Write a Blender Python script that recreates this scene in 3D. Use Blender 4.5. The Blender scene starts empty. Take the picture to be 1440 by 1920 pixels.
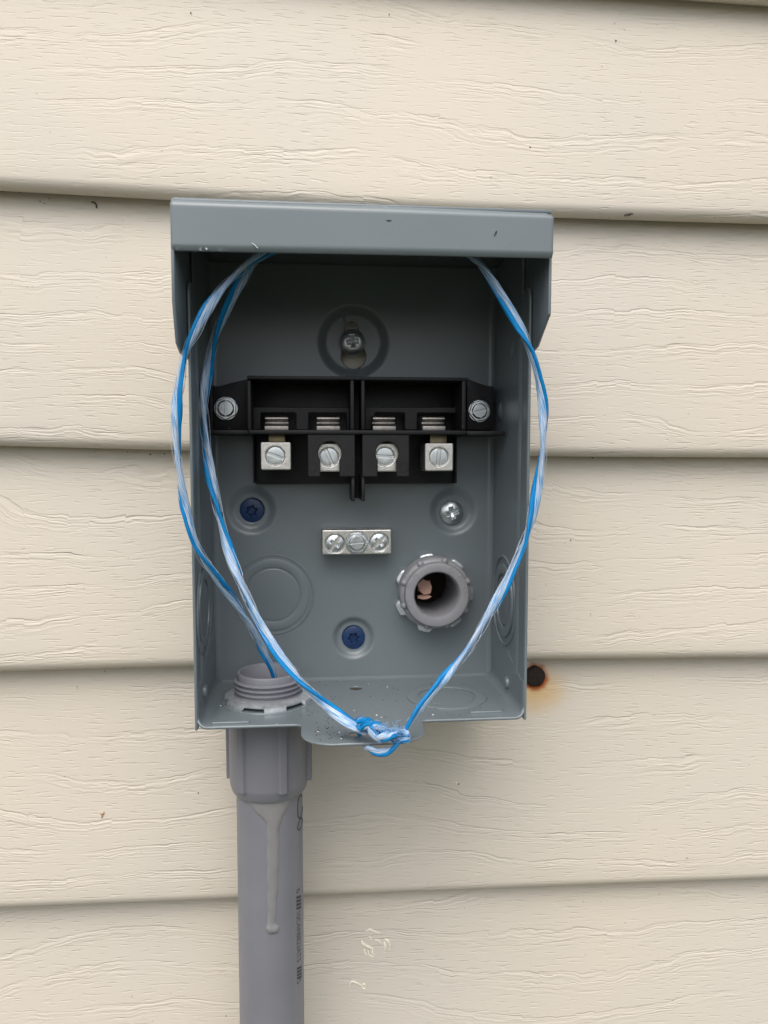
import bpy, bmesh, math, random
import numpy as np
from mathutils import Vector, Matrix
random.seed(7); rng = np.random.default_rng(7)
C = bpy.context.scene.collection
sc = bpy.context.scene

# ---------------------------------------------------------------- camera, sky, sun, exposure
# All measures below are millimetres from the point of the wall straight across from the lens;
# that point stands ZG mm above the lawn.
ZG = 1300.0
DIST, YAW, PITCH, FPX = 425.0, math.radians(5.35), math.radians(4.24), 1440.0
cam = bpy.data.cameras.new('camera'); co = bpy.data.objects.new('camera', cam); C.objects.link(co)
co.location = (0, -DIST/1000, ZG/1000); co.rotation_euler = (math.pi/2-PITCH, 0, -YAW)
cam.sensor_fit = 'HORIZONTAL'; cam.sensor_width = 36; cam.lens = 36*FPX/1440
cam.clip_start = .01; cam.clip_end = 500
sc.camera = co
SUN_EL, SUN_AZ = math.radians(58), math.radians(-14)      # azimuth from straight behind the lens, minus = left
world = bpy.data.worlds.new('World'); sc.world = world; world.use_nodes = True
wn = world.node_tree; bg = wn.nodes['Background']
sky = wn.nodes.new('ShaderNodeTexSky'); sky.sky_type = 'NISHITA'; sky.sun_disc = False
sky.sun_elevation = SUN_EL
sdir = Vector((math.sin(SUN_AZ)*math.cos(SUN_EL), -math.cos(SUN_AZ)*math.cos(SUN_EL), math.sin(SUN_EL)))
sky.sun_rotation = math.atan2(sdir.x, sdir.y)
sky.air_density = 1.0; sky.dust_density = 4.0; sky.ozone_density = 1.0
hsv = wn.nodes.new('ShaderNodeHueSaturation'); hsv.inputs['Saturation'].default_value = .42
wn.links.new(sky.outputs[0], hsv.inputs['Color']); wn.links.new(hsv.outputs[0], bg.inputs[0])
bg.inputs[1].default_value = .15
sun = bpy.data.lights.new('sun', 'SUN'); sun.energy = 1.2; sun.angle = math.radians(60); sun.color = (1, .96, .9)
so = bpy.data.objects.new('sun', sun); C.objects.link(so)
so.rotation_euler = sdir.to_track_quat('Z', 'Y').to_euler(); so.location = (0, -2, 4)
sc.view_settings.view_transform = 'Standard'; sc.view_settings.look = 'None'
sc.view_settings.exposure = 0.39; sc.view_settings.gamma = 1
sc.render.engine = 'CYCLES'

# ---------------------------------------------------------------- measuring helpers
_F = np.array([math.sin(YAW)*math.cos(PITCH), math.cos(YAW)*math.cos(PITCH), -math.sin(PITCH)])
_R = np.array([math.cos(YAW), -math.sin(YAW), 0.0]); _U = np.cross(_R, _F)
def _ray(px, py): return _F + _R*(px-720)/FPX + _U*(960-py)/FPX
def at(px, py, Y):
    d = _ray(px, py); t = (Y+DIST)/d[1]; return np.array([d[0]*t, Y, d[2]*t])
def atz(px, py, Z):
    d = _ray(px, py); t = Z/d[2]; return np.array([d[0]*t, d[1]*t-DIST, Z])
def atx(px, py, X):
    d = _ray(px, py); t = X/d[0]; return np.array([X, d[1]*t-DIST, d[2]*t])
def mmpx(Y): return (Y+DIST)/FPX        # millimetres per photo pixel at depth Y

# ---------------------------------------------------------------- materials
def nt(m): return m.node_tree.nodes, m.node_tree.links
def mat(name, col, rough=.5, metal=0, spec=.5, var=.0, vscale=60, bump=0, bscale=900, coat=0, dirt=0, dcol=(.05, .045, .04)):
    m = bpy.data.materials.new(name); m.use_nodes = True; n, l = nt(m); b = n['Principled BSDF']
    b.inputs['Base Color'].default_value = (*col, 1); b.inputs['Roughness'].default_value = rough
    b.inputs['Metallic'].default_value = metal; b.inputs['Specular IOR Level'].default_value = spec
    b.inputs['Coat Weight'].default_value = coat
    tc = n.new('ShaderNodeTexCoord')
    if var:
        t = n.new('ShaderNodeTexNoise'); t.inputs['Scale'].default_value = vscale; t.inputs['Detail'].default_value = 6
        l.new(tc.outputs['Object'], t.inputs['Vector'])
        r = n.new('ShaderNodeMapRange'); r.inputs[1].default_value = .3; r.inputs[2].default_value = .7
        r.inputs[3].default_value = 1-var; r.inputs[4].default_value = 1+var; l.new(t.outputs[0], r.inputs[0])
        mx = n.new('ShaderNodeVectorMath'); mx.operation = 'SCALE'; mx.inputs[0].default_value = col
        l.new(r.outputs[0], mx.inputs['Scale'])
        out = mx.outputs[0]
        if dirt:
            s = n.new('ShaderNodeTexNoise'); s.inputs['Scale'].default_value = 700; s.inputs['Detail'].default_value = 3
            l.new(tc.outputs['Object'], s.inputs['Vector'])
            q = n.new('ShaderNodeMapRange'); q.inputs[1].default_value = .70; q.inputs[2].default_value = .76; l.new(s.outputs[0], q.inputs[0])
            q2 = n.new('ShaderNodeMath'); q2.operation = 'MULTIPLY'; q2.inputs[1].default_value = dirt; l.new(q.outputs[0], q2.inputs[0])
            mm = n.new('ShaderNodeMix'); mm.data_type = 'RGBA'; l.new(q2.outputs[0], mm.inputs[0]); l.new(out, mm.inputs[6])
            mm.inputs[7].default_value = (*dcol, 1); out = mm.outputs[2]
        l.new(out, b.inputs['Base Color'])
        rr = n.new('ShaderNodeMapRange'); rr.inputs[3].default_value = rough*.85; rr.inputs[4].default_value = min(1, rough*1.2)
        l.new(t.outputs[0], rr.inputs[0]); l.new(rr.outputs[0], b.inputs['Roughness'])
    if bump:
        t = n.new('ShaderNodeTexNoise'); t.inputs['Scale'].default_value = bscale; t.inputs['Detail'].default_value = 2
        l.new(tc.outputs['Object'], t.inputs['Vector'])
        bp = n.new('ShaderNodeBump'); bp.inputs['Strength'].default_value = bump; bp.inputs['Distance'].default_value = .0002
        l.new(t.outputs[0], bp.inputs['Height']); l.new(bp.outputs[0], b.inputs['Normal'])
    return m
M = {}
M['grey'] = mat('grey_enamel', (.160, .189, .204), .32, spec=.65, var=.06, vscale=18, bump=.10, bscale=450, dirt=.35)
M['pvc'] = mat('grey_pvc', (.200, .202, .228), .42, var=.06, vscale=40, bump=.12, bscale=300)
M['pvcl'] = mat('pale_grey_pvc', (.255, .255, .272), .38, var=.06, vscale=60, bump=.15, bscale=250)
M['drip'] = mat('dried_cement', (.235, .232, .235), .42, var=.05, vscale=200, bump=.2, bscale=120)
M['black'] = mat('black_plastic', (.012, .012, .014), .5, spec=.4, var=.25, vscale=150, bump=.3, bscale=1500, dirt=.35, dcol=(.22, .21, .20))
M['alu'] = mat('bright_aluminium', (.72, .70, .67), .36, metal=1, var=.10, vscale=500, bump=.25, bscale=1800)
M['zinc'] = mat('zinc_steel', (.68, .72, .74), .32, metal=1, var=.10, vscale=350, bump=.04, bscale=700)
M['brass'] = mat('tarnished_strap', (.32, .27, .18), .35, metal=1, var=.2, vscale=300)
M['clip'] = mat('spring_clip_metal', (.33, .31, .29), .4, metal=1, var=.2, vscale=500, bump=.3, bscale=1500)
M['nut'] = mat('zinc_casting', (.66, .69, .72), .42, metal=.75, var=.15, vscale=300, bump=.5, bscale=700)
M['bluep'] = mat('blue_coating', (.004, .028, .10), .4, var=.2, vscale=400)
M['pink'] = mat('pink_insulation', (.62, .38, .30), .8, var=.1)
M['dark'] = mat('dark_marking', (.03, .03, .035), .6)
M['ink'] = mat('ink_print', (.05, .05, .06), .7)
M['speck'] = mat('dirt_speck', (.045, .035, .025), .8)
M['white'] = mat('white_flake', (.75, .75, .72), .6)
M['light_block'] = mat('light_block_brown', (.035, .022, .016), .9, var=.3)
M['glue'] = mat('pale_residue', (.84, .79, .66), .6, var=.08, vscale=400, bump=.5)
M['lawn'] = mat('lawn_green', (.055, .062, .035), .9, var=.4, vscale=4)

def rust_mat():
    m = mat('rusted_steel', (.02, .011, .009), .9, var=.5, vscale=350, bump=1, bscale=600); return m
M['rust'] = rust_mat()

def strand_mat(name, c1, c2, rough, trans):
    m = bpy.data.materials.new(name); m.use_nodes = True; n, l = nt(m); b = n['Principled BSDF']
    uv = n.new('ShaderNodeUVMap'); mp = n.new('ShaderNodeMapping'); mp.inputs['Scale'].default_value = (30, 1.2, 1)
    l.new(uv.outputs[0], mp.inputs[0])
    t = n.new('ShaderNodeTexNoise'); t.inputs['Scale'].default_value = 1.3; t.inputs['Detail'].default_value = 4; l.new(mp.outputs[0], t.inputs['Vector'])
    r = n.new('ShaderNodeMapRange'); r.inputs[1].default_value = .38; r.inputs[2].default_value = .62; l.new(t.outputs[0], r.inputs[0])
    mx = n.new('ShaderNodeMix'); mx.data_type = 'RGBA'; mx.inputs[6].default_value = (*c1, 1); mx.inputs[7].default_value = (*c2, 1)
    l.new(r.outputs[0], mx.inputs[0]); l.new(mx.outputs[2], b.inputs['Base Color'])
    b.inputs['Roughness'].default_value = rough; b.inputs['Transmission Weight'].default_value = trans; b.inputs['IOR'].default_value = 1.3
    bp = n.new('ShaderNodeBump'); bp.inputs['Strength'].default_value = .8; bp.inputs['Distance'].default_value = .0003
    l.new(t.outputs[0], bp.inputs['Height']); l.new(bp.outputs[0], b.inputs['Normal'])
    return m
M['wfib'] = strand_mat('white_filament', (.06, .30, .62), (.72, .77, .84), .32, .12)
M['bfib'] = strand_mat('blue_filament', (.001, .15, .42), (.003, .29, .66), .3, .05)

RUST = at(1010, 1275, 4)
def siding_mat():
    m = bpy.data.materials.new('embossed_vinyl'); m.use_nodes = True; n, l = nt(m); b = n['Principled BSDF']
    def node(t, **k):
        x = n.new(t)
        for a, v in k.items(): setattr(x, a, v)
        return x
    def math_(op, a, b_=None, c=None, clamp=False):
        x = node('ShaderNodeMath', operation=op); x.use_clamp = clamp
        for i, v in enumerate((a, b_, c)):
            if v is None: continue
            if isinstance(v, (int, float)): x.inputs[i].default_value = v
            else: l.new(v, x.inputs[i])
        return x.outputs[0]
    def noise(vec, scale=1, detail=2, rough=.5, dist=0):
        x = node('ShaderNodeTexNoise'); x.inputs['Scale'].default_value = scale; x.inputs['Detail'].default_value = detail
        x.inputs['Roughness'].default_value = rough; x.inputs['Distortion'].default_value = dist
        l.new(vec, x.inputs['Vector']); return x.outputs[0]
    def comb(x_, y_, z_=0):
        x = node('ShaderNodeCombineXYZ')
        for i, v in enumerate((x_, y_, z_)):
            if isinstance(v, (int, float)): x.inputs[i].default_value = v
            else: l.new(v, x.inputs[i])
        return x.outputs[0]
    def rng_(v, a, b_, c, d, smooth=False):
        x = node('ShaderNodeMapRange'); x.interpolation_type = 'SMOOTHSTEP' if smooth else 'LINEAR'
        for i, q in enumerate((a, b_, c, d)): x.inputs[i+1].default_value = q
        l.new(v, x.inputs[0]); return x.outputs[0]
    uv = node('ShaderNodeUVMap'); sp = node('ShaderNodeSeparateXYZ'); l.new(uv.outputs[0], sp.inputs[0])
    u, v = sp.outputs[0], sp.outputs[1]                    # metres along / up the board
    # contour field: long drifting ledges, every ~17 mm, broken into short steps
    n1 = noise(comb(math_('MULTIPLY', u, 3.4), math_('MULTIPLY', v, 6)), 1, 2, .5)
    n2 = noise(comb(math_('MULTIPLY', u, 38), math_('MULTIPLY', v, 55), 3.3), 1, 2, .6)
    us = math_('SNAP', math_('ADD', u, math_('MULTIPLY', n2, .012)), .0105)
    n3 = noise(comb(math_('MULTIPLY', us, 97), math_('MULTIPLY', v, 20), 7.7), 1, 1, .5)
    ph = math_('ADD', math_('MULTIPLY', v, 52), math_('MULTIPLY', n1, 4.2))
    ph = math_('ADD', ph, math_('MULTIPLY', n2, .34)); ph = math_('ADD', ph, math_('MULTIPLY', n3, .15))
    fr = math_('FRACT', ph); fl = math_('FLOOR', ph)
    pres = rng_(noise(comb(math_('MULTIPLY', u, 17), math_('MULTIPLY', fl, 3.7), 1.1), 1, 2), .35, .55, .05, 1, True)
    dip = rng_(fr, .84, .985, 0, 1, True)                  # falls away just under each ledge
    back = rng_(fr, .985, 1.0, 0, 1)
    dip = math_('MULTIPLY', math_('SUBTRACT', dip, back), pres)
    # fine striations that run with the contours, strongest under a ledge
    st = noise(comb(math_('MULTIPLY', u, 36), math_('MULTIPLY', ph, 15), 5), 1, 1.5, .5, .2)
    mask = math_('MULTIPLY', rng_(fr, .35, .97, 0, 1, True), pres)
    stm = math_('MULTIPLY', math_('SUBTRACT', st, .5), math_('ADD', math_('MULTIPLY', mask, 1.1), .06))
    # short pores
    po = noise(comb(math_('MULTIPLY', u, 95), math_('MULTIPLY', v, 800), 9), 1, 1.5, .5)
    pon = rng_(po, .58, .70, 0, 1, True)
    pres2 = rng_(noise(comb(math_('MULTIPLY', u, 9), math_('MULTIPLY', v, 16), 2), 1, 1), .4, .6, .55, 1.1)
    pon = math_('MULTIPLY', pon, pres2)
    fine = noise(comb(math_('MULTIPLY', u, 1400), math_('MULTIPLY', v, 1900), 2), 1, 2)
    h = math_('SUBTRACT', 0, math_('MULTIPLY', dip, .33))
    h = math_('ADD', h, math_('MULTIPLY', stm, 1.55))
    h = math_('SUBTRACT', h, math_('MULTIPLY', pon, .34))
    h = math_('ADD', h, math_('MULTIPLY', fine, .05))
    bp = node('ShaderNodeBump'); bp.inputs['Strength'].default_value = 1; bp.inputs['Distance'].default_value = .00042
    l.new(h, bp.inputs['Height']); l.new(bp.outputs[0], b.inputs['Normal'])
    # colour: warm almond with faint blotches, weathered grime, rust stain round the old screw
    tc = node('ShaderNodeTexCoord')
    bl = noise(tc.outputs['Object'], 9, 3)
    cm = node('ShaderNodeMix', data_type='RGBA'); l.new(rng_(bl, .35, .65, 0, 1), cm.inputs[0])
    cm.inputs[6].default_value = (.655, .590, .492, 1); cm.inputs[7].default_value = (.628, .576, .500, 1)
    sep = node('ShaderNodeSeparateXYZ'); l.new(tc.outputs['Object'], sep.inputs[0])
    dx = math_('SUBTRACT', sep.outputs[0], RUST[0]/1000); dz = math_('SUBTRACT', sep.outputs[2], (RUST[2]+ZG)/1000-.001)
    wob = math_('MULTIPLY', math_('SUBTRACT', noise(tc.outputs['Object'], 130, 3), .5), .006)
    dd = math_('SQRT', math_('ADD', math_('MULTIPLY', dx, dx), math_('MULTIPLY', dz, dz)))
    dw = math_('ADD', dd, wob)
    ring = rng_(dw, .0060, .0100, 1, 0, True)
    # downward/outward seep, wider below
    dz2 = math_('ADD', dz, .007); e = math_('SQRT', math_('ADD', math_('MULTIPLY', math_('MULTIPLY', dx, dx), .55), math_('MULTIPLY', math_('MULTIPLY', dz2, dz2), 1.0)))
    seep = math_('MULTIPLY', rng_(math_('ADD', e, wob), .002, .020, 1, 0, True), .65)
    c2 = node('ShaderNodeMix', data_type='RGBA'); l.new(seep, c2.inputs[0]); l.new(cm.outputs[2], c2.inputs[6]); c2.inputs[7].default_value = (.64, .38, .10, 1)
    c3 = node('ShaderNodeMix', data_type='RGBA'); l.new(ring, c3.inputs[0]); l.new(c2.outputs[2], c3.inputs[6]); c3.inputs[7].default_value = (.38, .085, .006, 1)
    # grime in specks
    sk = rng_(noise(tc.outputs['Object'], 420, 2), .745, .78, 0, .5)
    c4 = node('ShaderNodeMix', data_type='RGBA'); l.new(sk, c4.inputs[0]); l.new(c3.outputs[2], c4.inputs[6]); c4.inputs[7].default_value = (.25, .2, .14, 1)
    l.new(c4.outputs[2], b.inputs['Base Color'])
    b.inputs['Roughness'].default_value = .52; b.inputs['Specular IOR Level'].default_value = .35
    return m
M['siding'] = siding_mat()

# ---------------------------------------------------------------- object helpers
def _off(o):
    v = np.zeros(3)
    while o is not None:
        v += np.array(o.location)*1000; o = o.parent
    return v
def mesh_obj(name, V, F, m, parent=None, loc=None, smooth=False, uv=None):
    """V in mm (measuring frame). One mesh object, origin at its thing's base."""
    V = np.array(V, float).reshape(-1, 3) + np.array([0, 0, ZG])
    if parent is not None: off = _off(parent); ol = (0, 0, 0)
    else:
        if loc is None:
            lo, hi = V.min(0), V.max(0); off = np.array([(lo[0]+hi[0])/2, (lo[1]+hi[1])/2, lo[2]])
        else: off = np.array(loc, float)
        ol = tuple(off/1000)
    me = bpy.data.meshes.new(name); me.from_pydata(((V-off)/1000).tolist(), [], [list(map(int, f)) for f in F]); 
    if uv is not None:
        lay = me.uv_layers.new(name='UVMap'); idx = np.empty(len(me.loops), int); me.loops.foreach_get('vertex_index', idx)
        lay.data.foreach_set('uv', np.array(uv, np.float32)[idx].ravel())
    me.materials.append(m)
    if smooth: me.polygons.foreach_set('use_smooth', [True]*len(me.polygons))
    me.update()
    o = bpy.data.objects.new(name, me); C.objects.link(o); o.location = ol; o.parent = parent
    return o
def tag(o, label=None, cat=None, group=None, kind=None):
    if label: o['label'] = label
    if cat: o['category'] = cat
    if group: o['group'] = group
    if kind: o['kind'] = kind
    return o
def thing(name, label, cat, p, group=None):
    o = bpy.data.objects.new(name, None); C.objects.link(o); o.empty_display_size = .01
    o.location = (p[0]/1000, p[1]/1000, (p[2]+ZG)/1000); return tag(o, label, cat, group)
def bevel_obj(o, w=.35, seg=2, ang=35):
    """bake a small bevel into the mesh and mark the sharp edges"""
    bm = bmesh.new(); bm.from_mesh(o.data); bmesh.ops.remove_doubles(bm, verts=bm.verts, dist=1e-6)
    bmesh.ops.recalc_face_normals(bm, faces=bm.faces)
    es = [e for e in bm.edges if len(e.link_faces) == 2 and e.calc_face_angle(0) > math.radians(ang)]
    bmesh.ops.bevel(bm, geom=es, offset=w/1000, segments=seg, profile=.5, affect='EDGES', clamp_overlap=True)
    for f in bm.faces: f.smooth = True
    for e in bm.edges:
        if len(e.link_faces) == 2 and e.calc_face_angle(0) > math.radians(50): e.smooth = False
    bm.to_mesh(o.data); bm.free(); return o
BF = [(0,1,3,2), (4,6,7,5), (0,4,5,1), (2,3,7,6), (0,2,6,4), (1,5,7,3)]
def boxv(x0, x1, y0, y1, z0, z1): return [(x, y, z) for x in (x0, x1) for y in (y0, y1) for z in (z0, z1)]
def box(name, x0, x1, y0, y1, z0, z1, m, parent=None, bev=.4):
    x0, x1 = sorted((x0, x1)); y0, y1 = sorted((y0, y1)); z0, z1 = sorted((z0, z1))
    o = mesh_obj(name, boxv(x0, x1, y0, y1, z0, z1), BF, m, parent)
    return bevel_obj(o, bev) if bev else o
def pbox(name, px0, px1, py0, py1, Y, depth, m, parent=None, bev=.3):
    """box whose front face fills the photo rectangle at depth Y and which runs back by depth"""
    c = at((px0+px1)/2, (py0+py1)/2, Y); s = mmpx(Y)
    a = at(px0, (py0+py1)/2, Y)[0]; b = at(px1, (py0+py1)/2, Y)[0]
    z1 = at((px0+px1)/2, py0, Y)[2]; z0 = at((px0+px1)/2, py1, Y)[2]
    return box(name, a, b, Y, Y+depth, z0, z1, m, parent, bev)
def frame(N, up=(0, 0, 1)):
    N = np.array(N, float); N /= np.linalg.norm(N); up = np.array(up, float)
    U = np.cross(up, N); U /= np.linalg.norm(U); V = np.cross(N, U); return U, V, N
def lathe(name, prof, c, N, m, parent=None, seg=64, up=(0, 0, 1), closed=False, twist=0, rmod=None, smooth=True, ang=40):
    """profile (r, h) turned about the axis N through c; twist adds a thread pitch"""
    U, V, N = frame(N, up); c = np.array(c, float); vs = []; k = len(prof)
    for i in range(seg):
        a = 2*math.pi*i/seg
        for j, (r, h) in enumerate(prof):
            rr, hh = (r, h) if rmod is None else rmod(r, h, a, j)
            vs.append(c + rr*(math.cos(a)*U+math.sin(a)*V) + (hh+twist*i/seg)*N)
    fs = []
    for i in range(seg):
        i2 = (i+1) % seg
        for j in range(k-1 if not closed else k):
            j2 = (j+1) % k; fs.append((i*k+j, i2*k+j, i2*k+j2, i*k+j2))
    o = mesh_obj(name, vs, fs, m, parent)
    bm = bmesh.new(); bm.from_mesh(o.data); bmesh.ops.remove_doubles(bm, verts=bm.verts, dist=1e-6)
    bmesh.ops.recalc_face_normals(bm, faces=bm.faces)
    for f in bm.faces: f.smooth = smooth
    for e in bm.edges:
        if len(e.link_faces) == 2 and e.calc_face_angle(0) > math.radians(ang): e.smooth = False
    bm.to_mesh(o.data); bm.free(); return o
def sdf_panel(name, rect, cell, sdf, m, mapf, t=1.2, height=None, parent=None, back=True, bulge=.35):
    """sheet cut to the outline where sdf(u, v) > 0, embossed by height(u, v), t thick, with a rounded cut edge"""
    u0, u1, v0, v1 = rect; nu = max(2, int((u1-u0)/cell)+1); nv = max(2, int((v1-v0)/cell)+1)
    uu, vv = np.meshgrid(np.linspace(u0, u1, nu), np.linspace(v0, v1, nv), indexing='ij')
    u = uu.ravel().copy(); v = vv.ravel().copy(); cu = (u1-u0)/(nu-1); e = cell*.05
    for it in range(3):
        f = sdf(u, v); gu = (sdf(u+e, v)-sdf(u-e, v))/(2*e); gv = (sdf(u, v+e)-sdf(u, v-e))/(2*e)
        g2 = np.maximum(gu*gu+gv*gv, 1e-3)
        near = np.abs(f) < (.62*cell if it == 0 else .3*cell)
        if it == 0: snap = near
        near = near & snap
        u = np.where(near, u-f*gu/g2, u); v = np.where(near, v-f*gv/g2, v)
    f = sdf(u, v); ok = (f > 1e-6) | snap
    ok &= f > -.25*cell
    idx = np.arange(nu*nv).reshape(nu, nv)
    a, b, c, d = idx[:-1, :-1].ravel(), idx[1:, :-1].ravel(), idx[1:, 1:].ravel(), idx[:-1, 1:].ravel()
    Q = np.stack([a, b, c, d], 1); kk = ok[Q]; cnt = kk.sum(1)
    mid = sdf(u[Q].mean(1), v[Q].mean(1)) > -.1*cell
    quads = Q[(cnt == 4) & mid]
    tris = []
    for q, k in zip(Q[cnt == 3], kk[cnt == 3]): tris.append(q[k])
    tris = np.array(tris).reshape(-1, 3) if tris else np.zeros((0, 3), int)
    h = height(u, v) if height else np.zeros_like(u)
    top = mapf(u, v, h)
    used = np.unique(np.concatenate([quads.ravel(), tris.ravel()]).astype(int)); rem = -np.ones(nu*nv, int); rem[used] = np.arange(len(used))
    quads = rem[quads]; tris = rem[tris.astype(int)]; u, v, h = u[used], v[used], h[used]; top = top[used]
    n = len(used); V = [top]; F = quads.tolist()+tris.tolist()
    E_ = np.concatenate([quads[:, [0,1]], quads[:, [1,2]], quads[:, [2,3]], quads[:, [3,0]], tris[:, [0,1]], tris[:, [1,2]], tris[:, [2,0]]]) if len(tris) else np.concatenate([quads[:, [0,1]], quads[:, [1,2]], quads[:, [2,3]], quads[:, [3,0]]])
    key = np.sort(E_, 1); key = key[:, 0].astype(np.int64)*n+key[:, 1]
    uq, first, c_ = np.unique(key, return_index=True, return_counts=True); be = E_[first[c_ == 1]]
    bv = np.unique(be); bm_ = -np.ones(n, int); bm_[bv] = np.arange(len(bv))
    gu = (sdf(u[bv]+e, v[bv])-sdf(u[bv]-e, v[bv]))/(2*e); gv = (sdf(u[bv], v[bv]+e)-sdf(u[bv], v[bv]-e))/(2*e)
    g = np.maximum(np.hypot(gu, gv), .3); gu, gv = gu/g, gv/g
    bl = min(bulge, t*.4); r1 = mapf(u[bv]-gu*bl, v[bv]-gv*bl, h[bv]-bl); r2 = mapf(u[bv]-gu*bl, v[bv]-gv*bl, h[bv]-t+bl)
    V += [r1, r2]; o1 = n; o2 = n+len(bv)
    for p, q in be:
        i, j = bm_[p], bm_[q]; F.append((q, p, o1+i, o1+j)); F.append((o1+j, o1+i, o2+i, o2+j))
    if back:
        bt = mapf(u, v, h-t); ob = o2+len(bv); V.append(bt)
        F += [tuple(ob+x for x in reversed(q)) for q in quads.tolist()] + [tuple(ob+x for x in reversed(q)) for q in tris.tolist()]
        for p, q in be: i, j = bm_[p], bm_[q]; F.append((o2+j, o2+i, ob+p, ob+q))
    o = mesh_obj(name, np.concatenate(V), F, m, parent, smooth=True)
    bm = bmesh.new(); bm.from_mesh(o.data)
    for ed in bm.edges:
        if len(ed.link_faces) == 2 and ed.calc_face_angle(0) > math.radians(55): ed.smooth = False
    bm.to_mesh(o.data); bm.free()
    return o
def plane_map(o, U, V, N):
    o, U, V, N = (np.array(x, float) for x in (o, U, V, N))
    return lambda u, v, h: o+u[:, None]*U+v[:, None]*V+h[:, None]*N
def rrect(u, v, u0, u1, v0, v1, r=0):
    """signed distance, positive inside a rounded rectangle"""
    cx, cy, hx, hy = (u0+u1)/2, (v0+v1)/2, (u1-u0)/2-r, (v1-v0)/2-r
    qx, qy = np.abs(u-cx)-hx, np.abs(v-cy)-hy
    return r-(np.hypot(np.maximum(qx, 0), np.maximum(qy, 0))+np.minimum(np.maximum(qx, qy), 0))
def circ(u, v, c, r): return r-np.hypot(u-c[0], v-c[1])
def sstep(x, a, b):
    t = np.clip((x-a)/(b-a), 0, 1); return t*t*(3-2*t)
def catmull(P, n=12):
    P = [np.array(p, float) for p in P]; P = [2*P[0]-P[1]]+P+[2*P[-1]-P[-2]]; out = []
    for i in range(1, len(P)-2):
        for k in range(n):
            t = k/n; a, b, c, d = P[i-1:i+3]
            out.append(.5*((2*b)+(-a+c)*t+(2*a-5*b+4*c-d)*t*t+(-a+3*b-3*c+d)*t**3))
    out.append(P[-2]); return np.array(out)
def resample(P, step):
    s = np.concatenate([[0], np.cumsum(np.linalg.norm(np.diff(P, axis=0), axis=1))]); n = max(3, int(s[-1]/step)+1)
    q = np.linspace(0, s[-1], n); return np.stack([np.interp(q, s, P[:, k]) for k in range(3)], 1), q
def frames(P, ref=(0, -1, 0)):
    T = np.gradient(P, axis=0); T /= np.linalg.norm(T, axis=1)[:, None]
    A = np.cross(T, np.array(ref, float)); A /= np.maximum(np.linalg.norm(A, axis=1), 1e-6)[:, None]; B = np.cross(A, T); return T, A, B
def tube(P, r, k=8, ref=(0, -1, 0), cap=True):
    T, A, B = frames(P, ref); n = len(P); r = np.broadcast_to(np.array(r, float), (n,))
    V = []; F = []
    for i in range(n):
        for j in range(k):
            a = 2*math.pi*j/k; V.append(P[i]+r[i]*(math.cos(a)*A[i]+math.sin(a)*B[i]))
    for i in range(n-1):
        for j in range(k): F.append((i*k+j, i*k+(j+1) % k, (i+1)*k+(j+1) % k, (i+1)*k+j))
    if cap: F.append(tuple(range(k))); F.append(tuple(reversed(range((n-1)*k, n*k))))
    return V, F
def join(parts):
    V, F = [], []
    for v, f in parts:
        o = len(V); V += list(v); F += [tuple(o+i for i in q) for q in f]
    return V, F

# ================================================================ ground, light-blocking sheathing
g = mesh_obj('lawn', [(-30000, -40000, -ZG), (30000, -40000, -ZG), (30000, 300, -ZG), (-30000, 300, -ZG)], [(0, 1, 2, 3)], M['lawn'], loc=(0, 0, 0)); tag(g, kind='structure')

# ================================================================ lapped siding
wall = thing('siding_wall', 'cream lapped vinyl siding wall with embossed wood grain behind the open grey box', 'wall', (0, 20, -ZG))
lapsx = [[(1000, -32), (1440, -8)],
         [(0, 352), (180, 360), (322, 370), (1033, 403), (1250, 408), (1440, 415)],
         [(0, 836), (170, 841), (350, 845), (1000, 856), (1440, 858)],
         [(0, 1261), (180, 1259), (355, 1253), (990, 1239), (1200, 1237), (1440, 1237)],
         [(0, 1708), (220, 1699), (443, 1692), (575, 1686), (1000, 1667), (1440, 1653)]]
XX = 2600.0
courses = []                                   # butt line z(x) = a + b x + bow
for pts in lapsx:
    w = np.array([at(x, y, 1.5) for x, y in pts]); 
    b, a = np.polyfit(w[:, 0], w[:, 2], 1) if len(pts) > 2 else (-.0141, 0)
    if len(pts) <= 2: a = np.mean(w[:, 2]-b*w[:, 0])
    q = np.polyfit(w[:, 0], w[:, 2], 2) if len(pts) > 3 else None
    courses.append((a, b, q))
bb = -.0141
top = [(courses[0][0]+128*(i+1), bb, None) for i in range(9, -1, -1)]
low = [(courses[-1][0]-126*(i+1), bb-.0005, None) for i in range(9)]
courses = top+courses+low
def zline(c, x):
    a, b, q = c; z = a+b*x
    if q is not None:
        w = np.exp(-((x-50)/330.0)**4); z = z*(1-w)+np.polyval(q, x)*w
    return z
HOLES = []
def siding_hole(px, py, r): p = at(px, py, 5); HOLES.append((p[0], p[2], r))
siding_hole(818, 1113, 17); siding_hole(472, 958, 4.5); siding_hole(663, 1196, 4.5)
ALL = np.unique(np.concatenate([np.linspace(-XX, -260, 36), np.linspace(-260, 380, 260), np.linspace(380, XX, 36)]))
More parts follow.
